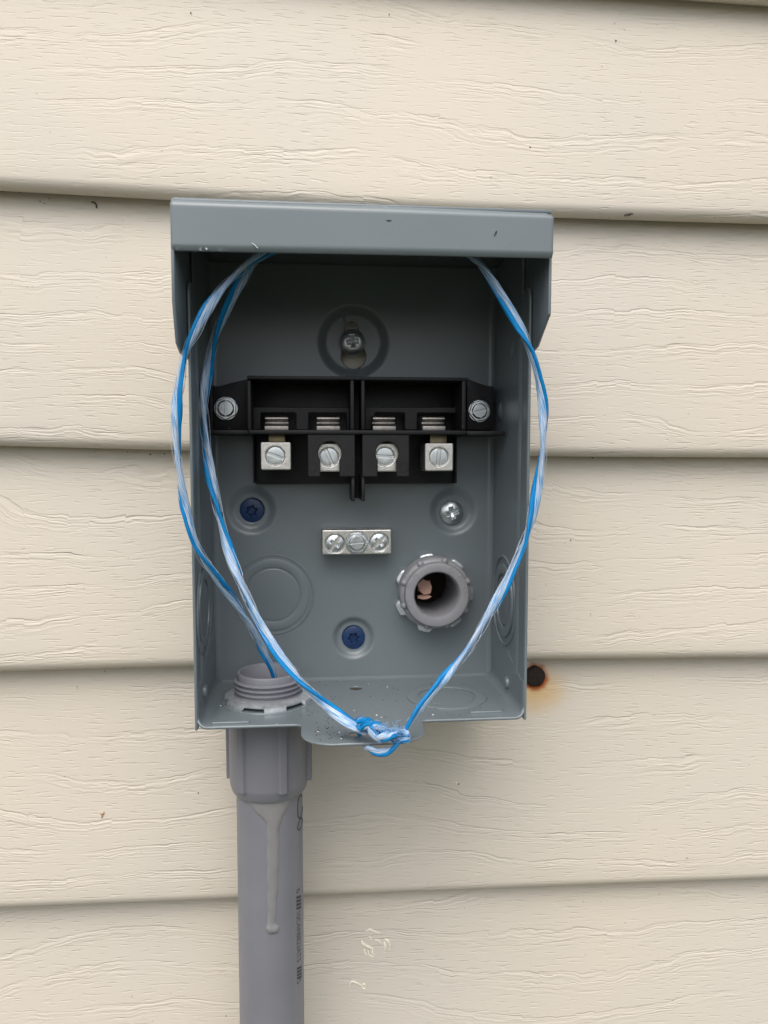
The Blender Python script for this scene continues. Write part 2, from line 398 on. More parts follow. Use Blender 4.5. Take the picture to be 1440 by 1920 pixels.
for i in range(1, len(courses)):
    x = ALL; z0 = zline(courses[i], x); z1 = zline(courses[i-1], x); H = z1-z0
    # cross-section from the hidden return, round the butt, up the face and under the course above
    sec = [(17, 6, 0), (13.5, 2.2, 0), (9, .6, 0)]
    for a in np.linspace(-75, 0, 9):
        ar = math.radians(a); sec.append((6.0-5.5*math.cos(ar), 6.2+6.2*math.sin(ar), 0))
    inc = [(0, 6.2, 1)]
    V = []; UVs = []; k = 0
    fr_ = np.linspace(0, 1, 16)[1:]
    wav = 0.35*np.sin(x/61.0+i*1.7)+.3*np.sin(x/137.0+i)
    L = len(sec)+len(fr_)+2
    arr = np.zeros((len(x), L, 3)); uvs = np.zeros((len(x), L, 2))
    for j, (y, s, _) in enumerate(sec): arr[:, j] = np.stack([x, y+wav*.4, z0+s], 1); uvs[:, j, 1] = s+min(0, -y*.0)
    for j, f_ in enumerate(fr_):
        s = 6.2+(H-6.2)*f_; y = .5+13.0*f_**1.12+wav*(.4+.6*math.sin(math.pi*f_))
        arr[:, len(sec)+j] = np.stack([x, y, z0+s], 1); uvs[:, len(sec)+j, 1] = s
    for j, (dy, ds) in enumerate(((.3, 5), (.6, 9))):
        arr[:, len(sec)+len(fr_)+j] = np.stack([x, 13.5+dy+wav*.4, z1+ds], 1); uvs[:, len(sec)+len(fr_)+j, 1] = H+ds
    uvs[:, :, 0] = x[:, None]/1000+i*7.31+3; uvs[:, :, 1] = uvs[:, :, 1]/1000+i*.733
    idx = np.arange(len(x)*L).reshape(len(x), L)
    Q = np.stack([idx[:-1, :-1].ravel(), idx[1:, :-1].ravel(), idx[1:, 1:].ravel(), idx[:-1, 1:].ravel()], 1)
    P = arr.reshape(-1, 3); cen = P[Q].mean(1); keep = np.ones(len(Q), bool)
    for hx, hz, r in HOLES: keep &= np.hypot(cen[:, 0]-hx, cen[:, 2]-hz) > r+1.5
    if abs(z0.mean()) < 900: pass
    o = mesh_obj('siding_board', P, Q[keep], M['siding'], wall, smooth=True, uv=uvs.reshape(-1, 2))
sh = mesh_obj('light_block_sheathing', boxv(-XX, XX, 19, 60, -ZG, 1500), BF, M['light_block'], wall)  # unseen backing added behind the boards to block sky light from the rear

# ================================================================ enclosure
XL, XR = -54.0, 100.6           # outer faces of the side sheets
ZB, ZT = -125.2, 102.0          # bottom edge, top
YB, YF = -8.0, -76.0            # inner face of the back, front edges
T = 1.3
HYF = -105.0; hz0, hz1 = at(675, 473, HYF)[2], at(675, 379, HYF)[2]
encl = thing('electrical_enclosure', 'open grey steel electrical box with rain hood and no cover, screwed to the siding', 'electrical box', (23, -40, ZB))

def dimple(u, v, c, r0, r1, hgt, lip=0):
    d = np.hypot(u-c[0], v-c[1]); return hgt*(1-sstep(d, r0, r1))
s8 = mmpx(YB)
kc = at(663, 641, YB); d1 = at(472, 957, YB); d2 = at(850, 959, YB); d3 = at(663, 1196, YB); bc = at(818, 1114, YB)
kslot0, kslot1 = at(660, 612, YB), at(664, 662, YB)
def back_h(u, v):
    h = np.zeros_like(u)
    d = np.hypot(u-kc[0], v-kc[2]); h -= 4.6*(1-sstep(d, 14.0, 19.8))
    for c in (d1, d2): h -= 2.4*(1-sstep(np.hypot(u-c[0], v-c[2]), 8.6, 13.6))
    h -= 2.6*(1-sstep(np.hypot(u-d3[0], v-d3[2]), 8.0, 12.2))
    for x0 in (XL, XR):                      # soft fold into the sides
        dd = np.abs(u-x0)-T; h += 2.0*(1-np.clip(dd/2.6, 0, 1))**2
    h += .25*np.sin(u/31)*np.sin(v/47)
    return h
def back_sdf(u, v):
    f = rrect(u, v, XL+T, XR-T, -123.2, hz1-1.8)
    f = np.minimum(f, -circ(u, v, (bc[0], bc[2]), 17.2))
    for c in (d1, d3): f = np.minimum(f, -circ(u, v, (c[0], c[2]), 7.0 if c is d1 else 6.6))
    f = np.minimum(f, -circ(u, v, (kslot1[0], kslot1[2]-1.2), 7.0))
    f = np.minimum(f, -rrect(u, v, kslot0[0]-3.9, kslot0[0]+3.9, kslot1[2]-2, kslot0[2]+3.6, 3.8))
    return f
sdf_panel('back_panel', (XL+T, XR-T, -123.2, hz1-1.8), .75, back_sdf, M['grey'], plane_map((0, YB, 0), (1, 0, 0), (0, 0, 1), (0, -1, 0)), 1.4, back_h, encl)

zt = at(352, 523, YF)[2]
def side_sdf(u, v):                          # u = depth in front of the wall, v = z
    f = rrect(u, v, 1.5, 76, ZB, hz1-1.8)
    notch = rrect(u, v, 63.0, 90, zt-4, ZT+30)
    tab = rrect(u, v, 64.5, 76, zt-40, zt, 5.4)
    return np.maximum(np.minimum(f, -notch), np.minimum(tab, f+99))
def side_h(sign):
    def h(u, v):
        r = np.zeros_like(u)
        return r
    return h
sL = sdf_panel('side_panel', (1.5, 76, ZB, hz1-1.8), 1.5, side_sdf, M['grey'], plane_map((XL+T, 0, 0), (0, -1, 0), (0, 0, 1), (1, 0, 0)), T, None, encl)
sR = sdf_panel('side_panel', (1.5, 76, ZB, hz1-1.8), 1.5, side_sdf, M['grey'], plane_map((XR-T, 0, 0), (0, -1, 0), (0, 0, 1), (-1, 0, 0)), T, None, encl)
# inward channel folds along the front of the sides (seen as a second line down each inner wall)
for X, s in ((XL+T, 1), (XR-T, -1)):
    V = []; 
    for z in np.linspace(ZB+18, zt-22, 40):
        for (dx, d) in ((.05, 58), (.9, 60.5), (.9, 63.5), (.05, 66)): V.append((X+s*dx, -d, z))
    F = [(i*4+j, i*4+j+1, (i+1)*4+j+1, (i+1)*4+j) for i in range(39) for j in range(3)]
    if s < 0: mesh_obj('stiffening_bead', V, F, M['grey'], sR, smooth=True)
    else: mesh_obj('stiffening_bead', V, F, M['grey'], sL, smooth=True)

# knockouts: thin raised ring + disc, each a piece that could be punched out
def knockout(c, N, r1, r2, parent, up=(0, 0, 1), hh=.5):
    a = lathe('knockout_ring', [(r2+.45, .05), (r2+.6, hh), (r2+1.0, hh+.12), (r1-.5, hh+.12), (r1-.15, hh), (r1, .02)], c, N, M['grey'], parent, 72, up)
    b = lathe('knockout_disc', [(0.01, hh*.6), (r2-1.0, hh*.6), (r2-.5, hh*.45), (r2-.3, .02)], c, N, M['grey'], parent, 72, up)
    # small tie bridges
    return a, b
kp = at(512, 1115, YB); knockout(kp, (0, -1, 0), 19.8, 14.6, encl)
o = lathe('knockout_rim', [(21.0, .02), (21.3, .45), (21.9, .45), (22.4, .02)], kp, (0, -1, 0), M['grey'], encl, 72)
kl = atx(382, 1140, XL+T+.1); knockout(kl, (1, 0, 0), 19.0, 13.2, encl, hh=.9); kr = atx(945, 1125, XR-T-.1); knockout(kr, (-1, 0, 0), 19.0, 13.2, encl, hh=.9)
lathe('knockout_rim', [(22.0, .02), (22.4, .8), (23.1, .8), (23.6, .02)], kl, (1, 0, 0), M['grey'], encl, 72); lathe('knockout_rim', [(22.0, .02), (22.4, .8), (23.1, .8), (23.6, .02)], kr, (-1, 0, 0), M['grey'], encl, 72)
kr2 = atx(938, 770, XR-T-.1); lathe('round_boss', [(.01, 1.2), (2.5, 1.1), (4.2, .6), (5.2, .02)], kr2, (-1, 0, 0), M['grey'], encl, 32)
kr3 = atx(960, 655, XR-T-.1); lathe('round_boss', [(.01, .9), (2.3, .8), (4.0, .5), (5.0, .02)], kr3, (-1, 0, 0), M['grey'], encl, 32)
kl3 = atx(393, 640, XL+T+.1); lathe('round_boss', [(.01, .9), (2.3, .8), (4.0, .5), (5.0, .02)], kl3, (1, 0, 0), M['grey'], encl, 32)

# bottom tray: one sheet bent up into an ear at each end, with the padlock lobe in front
ZTR = -123.4; RB = 4.2; IN = T+.25
xa, xb = XL+IN+RB, XR-IN-RB; arcl = RB*math.pi/2
lob = [atz(x, y, ZTR) for x, y in ((562, 1366), (690, 1394), (796, 1358))]
hole1 = atz(667, 1290, ZTR); hole2 = atz(676, 1375, ZTR)
def tray_map(u, v, h):                       # u: along the bend, v: depth in front of the wall
    x = np.where(u < xa, 0, np.where(u > xb, 0, u)); out = np.zeros((len(u), 3))
    flat = (u >= xa) & (u <= xb); out[flat] = np.stack([u[flat], -v[flat], ZTR+h[flat]], 1)
    for side in (0, 1):
        s = (xa-u) if side == 0 else (u-xb); sg = -1 if side == 0 else 1; x0 = xa if side == 0 else xb
        k = s > 0; ss = s[k]; a = np.minimum(ss/RB, math.pi/2); rest = np.maximum(ss-arcl, 0)
        nx, nz = -sg*np.sin(a), np.cos(a)
        px = x0+sg*RB*np.sin(a); pz = ZTR+RB*(1-np.cos(a))+rest
        out[k] = np.stack([px+nx*h[k], -v[k], pz+nz*h[k]], 1)
    return out
earf = 16.0-RB+arcl*1.0; earb = 34.0
def tray_sdf(u, v):
    s = np.maximum(xa-u, u-xb)
    lim = earf+(earb-earf)*np.clip((72-v)/60, 0, 1)
    f = np.minimum(np.minimum(v-8.2, 77.6-2.6*sstep(s, 1, 7)-v), (lim-s)*.95)
    lobe = rrect(u, v, lob[0][0]+1, lob[2][0]-1, 40, 103.5, 15)
    # blunt, slightly fuller front
    k = 3.0; hh = np.clip(.5+.5*(f-lobe)/k, 0, 1); f = lobe*(1-hh)+f*hh+k*hh*(1-hh)*.8
    f = np.minimum(f, -circ(u, v, (hole1[0], -hole1[1]), 3.6))
    f = np.minimum(f, -rrect(u, v, hole2[0]-5.6, hole2[0]+5.6, -hole2[1]-3.6, -hole2[1]+3.6, 3.5))
    return f
def tray_h(u, v):
    h = np.zeros_like(u); h += 1.3*(1-np.clip((v-8.2)/2.2, 0, 1))**2*(np.maximum(xa-u, u-xb) < 1)
    for x, y, w in ((433, 1357, 8.3), (911, 1337, 7.5)):
        p = atz(x, y, ZTR); d = np.hypot(np.maximum(np.abs(u-p[0])-w, 0), (v+p[1])); h += .25*(1-sstep(d, .9, 2.4))
    return h
tray = sdf_panel('bottom_tray', (xa-earb-2, xb+earb+2, 8, 105), 1.0, tray_sdf, M['grey'], tray_map, T, tray_h, encl)
for x, y, w in ((433, 1357, 8.6), (911, 1337, 7.8)):
    p = atz(x, y, ZTR); box('stamped_rib', p[0]-w, p[0]+w, p[1]-.9, p[1]+.9, ZTR, ZTR+1.15, M['grey'], tray, .45)
kt = atz(838, 1306, ZTR+.05); knockout(kt, (0, 0, 1), 20.5, 14.0, tray, up=(0, 1, 0))
ad = atz(508, 1303, ZTR)                      # where the conduit comes through
AX = at(507, 1500, -38)[0]+.0; AY = -40.0
AX = (at(443, 1510, -38)[0]+at(569, 1510, -38)[0])/2
lathe('knockout_rim', [(22.3, .02), (22.6, .5), (23.3, .5), (23.8, .02)], (AX, AY, ZTR+.05), (0, 0, 1), M['grey'], tray, 72, up=(0, 1, 0))
for px, py, X, N in ((383, 1296, XL+IN+.1, (1, 0, 0)), (951, 1280, XR-IN-.1, (-1, 0, 0))):
    lathe('rivet', [(.01, 1.5), (2.0, 1.5), (2.9, 1.1), (3.2, .3), (3.2, -.6)], atx(px, py, X), N, M['grey'], tray, 32)

# rain hood
zl0, zr0, zl1, zr1 = at(326, 467, HYF)[2], at(1030, 481, HYF)[2], at(322, 367, HYF)[2], at(1033, 393, HYF)[2]
def lip_sdf(u, v):
    w = (u-XL)/(XR-XL); f = np.minimum(rrect(u, v, XL-1.0, XR+.1, hz0-.6, hz1+1), np.minimum(v-(zl0+(zr0-zl0)*w), (zl1+(zr1-zl1)*w)-v))
    cut = ((XR+.1-u)+(zr1-v)*1.6-4.2)/1.9        # clipped corner on the right
    return np.minimum(f, cut)
def lip_h(u, v):
    w = (u-XL)/(XR-XL); tp = zl1+(zr1-zl1)*w; lo = zl0+(zr0-zl0)*w
    h = -2.2*sstep(v-tp, -3.4, 0)**1.3                 # rolled top edge
    h += -.9*(1-sstep(v-lo, 0, 1.6))
    return h+.12*np.sin(u/23.0)
lip = sdf_panel('hood_lip', (XL-1.0, XR+.1, hz0-1, hz1+2), .9, lip_sdf, M['grey'], plane_map((0, HYF, 0), (1, 0, 0), (0, 0, 1), (0, -1, 0)), T, lip_h, encl)
hood_top = box('hood_top', XL-.9, XR, HYF+1.6, 4, hz1-1.6, hz1-.2, M['grey'], encl, .3)
# cheeks: polygon in the depth-height plane, front edge cut back towards the bottom
def cheek(X, s, pts):
    pts = [(p[1], p[2]) for p in pts]; V = []; n = len(pts)
    for dx in (0, s*T): V += [(X+dx, y, z) for y, z in pts]
    F = [tuple(range(n)), tuple(reversed(range(n, 2*n)))]+[(i, (i+1) % n, n+(i+1) % n, n+i) for i in range(n)]
    return bevel_obj(mesh_obj('hood_cheek', V, F, M['grey'], encl), .35)
cl = [(0, HYF+1, hz1-1.7), (0, HYF+1, at(320, 565, HYF)[2]), atx(333, 644, XL-.8)]
cl += [(0, cl[2][1]+9, cl[2][2]-3), (0, -2, cl[2][2]-3), (0, -2, hz1-1.7)]
cheek(XL-.4, -1, cl)
c0 = atx(1027, 590, XR+.5); c1 = atx(1006, 650, XR+.5)
cheek(XR+.4, 1, [(0, c0[1]-1, hz1-1.7), (0, c0[1]-1, c0[2]), c1, (0, c1[1]+10, c1[2]-2), (0, -2, c1[2]-2), (0, -2, hz1-1.7)])
# scuffs on the hood lip: tiny chips of dark paint
for px, py, w, hgt, a in ((729, 414, 10, 3, 0), (929, 438, 3, 12, -.5)):
    p = at(px, py, HYF-.05); s = mmpx(HYF); ca, sa = math.cos(a), math.sin(a); V = []
    ring = [(math.cos(t)*w*.5*s*(1+.25*math.sin(3*t)), math.sin(t)*hgt*.5*s) for t in np.linspace(0, 2*math.pi, 12, endpoint=False)]
    V = [(p[0]+x*ca-y*sa, HYF-.22, p[2]+x*sa+y*ca) for x, y in ring]; mesh_obj('paint_chip', V, [tuple(range(12))], M['speck'], lip)
p = at(478, 461, HYF-.1); V, F = tube(np.array([p+(-1.2, -.2, 1), p+(0, -.3, .2), p+(1.2, -.2, -1)]), .16, 5); mesh_obj('scratch', V, F, M['white'], lip)
p = at(387, 466, HYF); V, F = tube(np.array([p+(-.2, 0, .2), p+(.2, 0, -.5)]), .3, 6); mesh_obj('paint_chip', V, F, M['white'], lip)

# ================================================================ screws
def disc_head(name, c, r, thick, hf, m, parent=None, N=(0, -1, 0), rot=0, cell=None, sdf=None):
    U, V_, N_ = frame(N); ca, sa = math.cos(rot), math.sin(rot); U2 = ca*U+sa*V_; V2 = -sa*U+ca*V_
    cell = cell or r/24
    sd = sdf or (lambda u, v: circ(u, v, (0, 0), r))
    R_ = r*1.2
    return sdf_panel(name, (-R_, R_, -R_, R_), cell, sd, m, plane_map(c, U2, V2, N_), thick, hf, parent, back=False, bulge=min(.3, thick*.3))
def pan_h(r, dome, rec):
    def h(u, v):
        d = np.hypot(u, v)/r; z = dome*(1-d**2.4)
        return z-rec(u, v)
    return h
def cross_rec(r, depth):
    def f(u, v):
        w = .125*r; L = .56*r; d = np.hypot(u, v)
        a = np.minimum(np.clip((w*1.6-np.abs(u))/(w*.6), 0, 1), np.clip((L-np.abs(v))/(L*.25), 0, 1))
        b = np.minimum(np.clip((w*1.6-np.abs(v))/(w*.6), 0, 1), np.clip((L-np.abs(u))/(L*.25), 0, 1))
        return depth*np.maximum(a, b)*(1.15-.75*np.clip(np.hypot(u, v)/L, 0, 1))
    return f
def slot_rec(r, depth, w=.17):
    return lambda u, v: depth*np.clip((w*r-np.abs(v))/(.05*r), 0, 1)
def star_rec(r, depth):
    def f(u, v):
        a = np.arctan2(v, u); d = np.hypot(u, v); rr = r*(.42+.08*np.cos(6*a)); return depth*np.clip((rr-d)/(.10*r), 0, 1)
    return f
def phillips(px, py, Y, rpx, rot, label, group=None):
    r = rpx*mmpx(Y); c = at(px, py, Y)
    t = thing('phillips_screw', label, 'screw', c, group)
    disc_head('screw_head', c, r, 1.0, pan_h(r, 1.9, cross_rec(r, 2.6)), M['zinc'], t, rot=rot)
    lathe('screw_shank', [(r*.45, 0), (r*.45, -8)], c, (0, -1, 0), M['zinc'], t, 20)
    return t
phillips(661, 641, YB+1.4, 22.5, .15, 'phillips pan head screw in the keyhole slot near the top of the back panel')
phillips(847, 961, YB+1.0, 21.5, .25, 'phillips pan head screw holding the back panel, right of the centre above the round bushing')
def bluescrew(px, py, Y, rpx, rot, label):
    r = rpx*mmpx(Y); c = at(px, py, Y)
    o = disc_head('recessed_screw', c, r, 2.5, pan_h(r, .7, star_rec(r, 2.2)), M['bluep'], None, rot=rot)
    return tag(o, label, 'screw')
bluescrew(472, 958, YB+2.8, 22, .3, 'dark blue star drive screw head recessed in the left dimple of the back panel')
bluescrew(663, 1196, YB+2.6, 21.5, .1, 'blue star drive screw head recessed low in the back panel below the grounding bar')

# ================================================================ terminal block
tc_ = at(668, 908, -20)
tb = thing('terminal_block', 'black plastic terminal block with four metal lugs, fixed across the middle of the box', 'terminal block', tc_)
FY = -44.0; K = M['black']
pbox('base_plate', 478, 857, 712, 907, -16, 7, K, tb)
pbox('top_shelf', 463, 878, 706, 712.5, FY, 30, K, tb)
pbox('lower_shelf', 466, 875, 806.5, 814, FY, 28, K, tb)
def ear(px0, px1, py0, py1, slant, name='mounting_ear'):
    a = at(px0, py1, -19); b = at(px1, py1, -19); z1 = at(px0, py0, -19)[2]; zh = at(px0, py0-slant, -19)[2]
    if px0 < 600: poly = [(a[0], a[2]), (b[0], a[2]), (b[0], zh), (b[0]-9, zh-2.2), (a[0]+4, z1), (a[0], z1)]
    else: poly = [(a[0], a[2]), (b[0], a[2]), (b[0], z1), (b[0]-3, z1), (a[0]+6, zh-2.2), (a[0], zh)]
    n = len(poly); V = [(x, y, z) for y in (-19, -9) for x, z in poly]
    F = [tuple(range(n)), tuple(reversed(range(n, 2*n)))]+[(i, (i+1) % n, n+(i+1) % n, n+i) for i in range(n)]
    return bevel_obj(mesh_obj(name, V, F, K, tb), .3)
ear(398, 466, 724, 806, 14); ear(875, 925, 724, 806, 14)
pbox('ear_shelf', 392, 466, 806, 814, -41, 31, K, tb); pbox('ear_shelf', 875, 947, 808, 816, -41, 31, K, tb)
pbox('ear_web', 392, 399, 722, 806, -22, 13, K, tb)
for x0, x1 in ((463.5, 470.5), (866, 873.5), (657, 664), (677.5, 684)): pbox('partition', x0, x1, 713, 806, FY+.4, 28, K, tb)
for x0, x1 in ((659, 665), (678, 684)): pbox('barrier_leg', x0, x1, 892.5, 940, FY+3, 22, K, tb)
pbox('barrier_web', 663, 680, 713, 934, -22, 13, K, tb)
for x0, x1 in ((474, 477), (854, 857)): pbox('partition', x0, x1, 815, 906, -22, 12, K, tb)
# window frames over the clips
for x0, x1, mx in ((471, 656.5, 567), (684.5, 866, 771)):
    a = at(x0, 764, -26); b = at(x1, 806, -26); z2 = at(x0, 773, -26)[2]
    xs = [at(q, 780, -26)[0] for q in (x0+17, mx-11, mx+11, x1-5)]
    def wf(u, v, xs=xs, a=a, b=b, z2=z2):
        f = rrect(u, v, a[0], b[0], b[2], a[2])
        f = np.minimum(f, -rrect(u, v, xs[0], xs[1], b[2]-5, z2)); f = np.minimum(f, -rrect(u, v, xs[2], xs[3], b[2]-5, z2)); return f
    sdf_panel('window_frame', (a[0], b[0], b[2], a[2]), .5, wf, K, plane_map((0, -26, 0), (1, 0, 0), (0, 0, 1), (0, -1, 0)), 2, None, tb)
# jaw clips: folded spring metal standing up behind the shelf
for cx in (519, 615.5, 719.5, 812):
    w = 22*mmpx(-33); c = at(cx, 806, -33); z = c[2]
    prof = [(-36.5, z-1), (-36.5, z+1.9), (-34.5, z+2.2), (-32.2, z+3.0), (-32.0, z+4.2), (-34.0, z+4.7), (-34.8, z+5.2), (-34.6, z+6.3), (-33, z+7.0), (-28, z+7.2), (-28, z-1)]
    n = len(prof); V = [(c[0]+s*w*(1-.03*(j in (7, 8))), y, zz) for s in (-1, 1) for j, (y, zz) in enumerate(prof)]
    F = [tuple(range(n)), tuple(reversed(range(n, 2*n)))]+[(i, (i+1) % n, n+(i+1) % n, n+i) for i in range(n)]
    bevel_obj(mesh_obj('jaw_clip', V, F, M['clip'], tb), .35)
# lugs with recessed slotted screws
def lug(px0, px1, py0, py1, sx, sy, rot, sr=17):
    Y = -38.5; a = at(px0, py1, Y); b = at(px1, py0, Y); c = at(sx, sy, Y); r = sr*mmpx(Y)
    def sd(u, v): return rrect(u, v, a[0], b[0], a[2], b[2], .5)
    def hh(u, v):
        d = np.hypot(u-c[0], v-c[2]); return -1.6*(1-sstep(d, r+.05, r+.45))
    o = sdf_panel('lug', (a[0], b[0], a[2], b[2]), .3, sd, M['alu'], plane_map((0, Y, 0), (1, 0, 0), (0, 0, 1), (0, -1, 0)), 17, hh, tb, back=False)
    disc_head('lug_screw', c+(0, .9, 0), r*.95, 1.5, lambda u, v: .15*(1-(np.hypot(u, v)/r)**4)-slot_rec(r, .8, .2)(u, v), M['zinc'], o, rot=rot)
    return o
lug(490, 544, 830, 880, 516, 855, -.35); lug(592, 641, 832, 883, 617, 857, -1.15)
lug(703, 750, 832, 883, 722, 856, -.05); lug(798, 849, 832, 882, 823, 857, 1.45)
pbox('copper_strap', 503, 535, 812, 831, -28, 2, M['brass'], tb); pbox('copper_strap', 806, 838, 812, 833, -28, 2, M['brass'], tb)
pbox('copper_strap', 600, 632, 812, 833, -28, 2, M['brass'], tb); pbox('copper_strap', 706, 738, 812, 833, -28, 2, M['brass'], tb)
# fork plates in front of the two inner lugs
for x0, x1, cx in ((578.5, 664.5, 618.5), (680.5, 766.5, 726)):
    Y = -43; a = at(x0, 893, Y); b = at(x1, 815, Y); c = at(cx, 850, Y); s = mmpx(Y)
    def fk(u, v, a=a, b=b, c=c, s=s):
        f = rrect(u, v, a[0], b[0], a[2], b[2]); ins = np.maximum(circ(u, v, (c[0], c[2]), 23*s), rrect(u, v, c[0]-19*s, c[0]+19*s, a[2]-10, c[2]))
        return np.minimum(f, -ins)
    o = sdf_panel('cover_plate', (a[0], b[0], a[2], b[2]), .35, fk, K, plane_map((0, Y, 0), (1, 0, 0), (0, 0, 1), (0, -1, 0)), 2.2, None, tb)
    q = at(x0+8.5 if cx < 650 else x1-10, 877, Y-.05)
    lathe('moulding_mark', [(2.0, .0), (2.05, .16), (2.3, .16), (2.35, 0)], q, (0, -1, 0), K, o, 32)
def hexscrew(px, py, Y, rpx, rot, parent, name='hex_screw', m='zinc'):
    r = rpx*mmpx(Y); c = at(px, py, Y)
    o = lathe(name, [(r*.5, -2), (r*.96, -.2), (r, .35), (r*.95, .8), (r*.5, .9)], c, (0, -1, 0), M[m], parent, 40)
    R2 = r*.80
    def sd(u, v):
        q = np.maximum(np.abs(v), np.abs(u)*.8660254+np.abs(v)*.5); return R2-q
    def hh(u, v):
        d = np.hypot(u, v)/R2; return -1.0*sstep(d, .74, .84)-slot_rec(R2*.8, 1.2, .17)(u, v)*(d < .80)
    disc_head('screw_slot_head', c+(0, -2.6, 0), R2, 2.2, hh, M[m], o, rot=rot, sdf=sd, cell=R2/22)
    return o
hexscrew(424, 766, -19.2, 22, 1.53, tb, 'mounting_screw'); hexscrew(898, 771, -19.2, 21.5, .2, tb, 'mounting_screw')

# ================================================================ grounding bar
gb = thing('grounding_bar', 'small bright aluminium grounding bar with three screws below the black terminal block', 'grounding bar', at(669, 1040, -14))
Y = -20.0; a = at(605, 1039, Y); b = at(733, 994, Y); hs = [(628, 1020, 17.5), (711, 1017, 17)]
hc = [(at(x, y, Y), r*mmpx(Y)) for x, y, r in hs]
def gh(u, v):
    h = np.zeros_like(u)
    for c, r in hc: h += -1.3*(1-sstep(np.hypot(u-c[0], v-c[2]), r+.02, r+.4))
    return h
bar = sdf_panel('bar_body', (a[0], b[0], a[2], b[2]), .35, lambda u, v: rrect(u, v, a[0], b[0], a[2], b[2], .25), M['alu'], plane_map((0, Y, 0), (1, 0, 0), (0, 0, 1), (0, -1, 0)), 11.5, gh, gb, back=False)
for (c, r), rot in zip(hc, (1.0, .8)):
    o = disc_head('bar_screw', c+(0, .8, 0), r*.95, 1.2, lambda u, v: -.3+.9*(1-(np.hypot(u, v)/r)**2)-np.maximum(slot_rec(r, 1.4, .15)(u, v), cross_rec(r, 1.4)(u, v)), M['zinc'], gb, rot=rot)
hexscrew(669, 1017, Y-.2, 22, .08, gb, 'bar_screw')
for cx in (630, 669, 707):
    q = at(cx, 994, Y+5); lathe('wire_hole_rim', [(1.4, .1), (2.8, .1), (3.2, 0)], (q[0], Y+5, b[2]), (0, 0, 1), M['alu'], gb, 24, up=(0, 1, 0))

# ================================================================ bushing through the back
bu = thing('conduit_bushing', 'grey plastic threaded bushing with open bore in the lower right of the back panel', 'bushing', at(816, 1180, -20))
YN = -13.0; Bc = at(815, 1114, -14)
def nutmod(n, amp, wid, phase=0):
    def f(r, h, a, j):
        k = max(0, math.cos(n*(a+phase))); return (r+(amp*k**wid if j in (1, 2) else 0), h)
    return f
lathe('locknut', [(16.5, 0), (19.4, 0), (19.4, 3.0), (18.2, 4.0), (16.5, 4.0)], (Bc[0], YB-.2, Bc[2]), (0, -1, 0), M['nut'], bu, 144, rmod=lambda r, h, a, j: (r+(2.5*max(0, min(1, (math.cos(7*a+.2)+.1)*1.6)))*(1 if j in (1, 2) else .5 if j == 3 else 0), h))
Yb = -27.0; bc2 = at(820, 1116, Yb); rb = 62.5*mmpx(Yb); ri = 43.5*mmpx(Yb); L0 = -Yb-12
cen = np.array([bc2[0], Yb, bc2[2]])
ring = lathe('bushing_ring', [(ri*.97, -40), (ri*.98, -6), (ri, -.9), (ri+.7, -.1), (ri+1.4, 0), (rb-1.2, 0), (rb-.4, -.3), (rb-.05, -1.2), (rb+.1, -4.2), (rb+1.5, -4.8), (rb+2.0, -5.6), (rb+2.1, -L0+.5), (rb+1.4, -L0)],
      cen, (0, -1, 0), M['pvcl'], bu, 96)
for a in (118, 75, 160, 200, 330, 20, 255, 290):
    ar = math.radians(a); q = cen+np.array([math.cos(ar)*(rb+.8), 4.6, math.sin(ar)*(rb+.8)])
    lathe('grip_nub', [(.01, 1.5), (1.1, 1.3), (1.8, .5), (2.0, -1)], q, (0, -1, 0), M['pvcl'], ring, 20)
for a, r_ in ((140, 1.35), (160, 1.5), (196, 1.7), (35, 1.5), (10, 1.7), (62, 1.2)):
    ar = math.radians(a); q = cen+np.array([math.cos(ar), 0, math.sin(ar)])*((rb+ri)/2+.4)+np.array([0, -.0, 0])
    lathe('moulded_mark', [(r_-.3, 0), (r_-.2, .16), (r_, .16), (r_+.1, 0)], q, (0, -1, 0), M['pvcl'], ring, 24)
    if a in (160, 35): lathe('moulded_mark', [(.01, .14), (.5, .12), (.6, 0)], q, (0, -1, 0), M['pvcl'], ring, 16)
# moulded lettering round the right-hand side of the face
def arc_text(txt, cen, rad, a0, size, m, parent, name='moulded_letter', step=None, ht=.12):
    a = a0
    for ch in txt:
        cu = bpy.data.curves.new('t', 'FONT'); cu.body = ch; cu.size = size/1000; cu.extrude = ht/1000; cu.align_x = 'CENTER'; cu.align_y = 'CENTER'
        to = bpy.data.objects.new('t', cu); me = bpy.data.meshes.new_from_object(to); me.name = name
        V = np.array([v.co[:] for v in me.vertices]).reshape(-1, 3)*1000 if len(me.vertices) else None
        if V is not None and len(V):
            ar = math.radians(a); er = np.array([math.cos(ar), 0, math.sin(ar)]); et = np.array([math.sin(ar), 0, -math.cos(ar)])
            P = cen+er*rad+V[:, :1]*et+V[:, 1:2]*er+V[:, 2:3]*np.array([0, -1, 0])
            mesh_obj(name, P, [list(p.vertices) for p in me.polygons], m, parent)
        bpy.data.objects.remove(to); bpy.data.curves.remove(cu); bpy.data.meshes.remove(me); a -= (step or 10)
arc_text('1 PVC', cen, (rb+ri)/2+.4, -2, 2.3, M['pvcl'], ring, step=8)
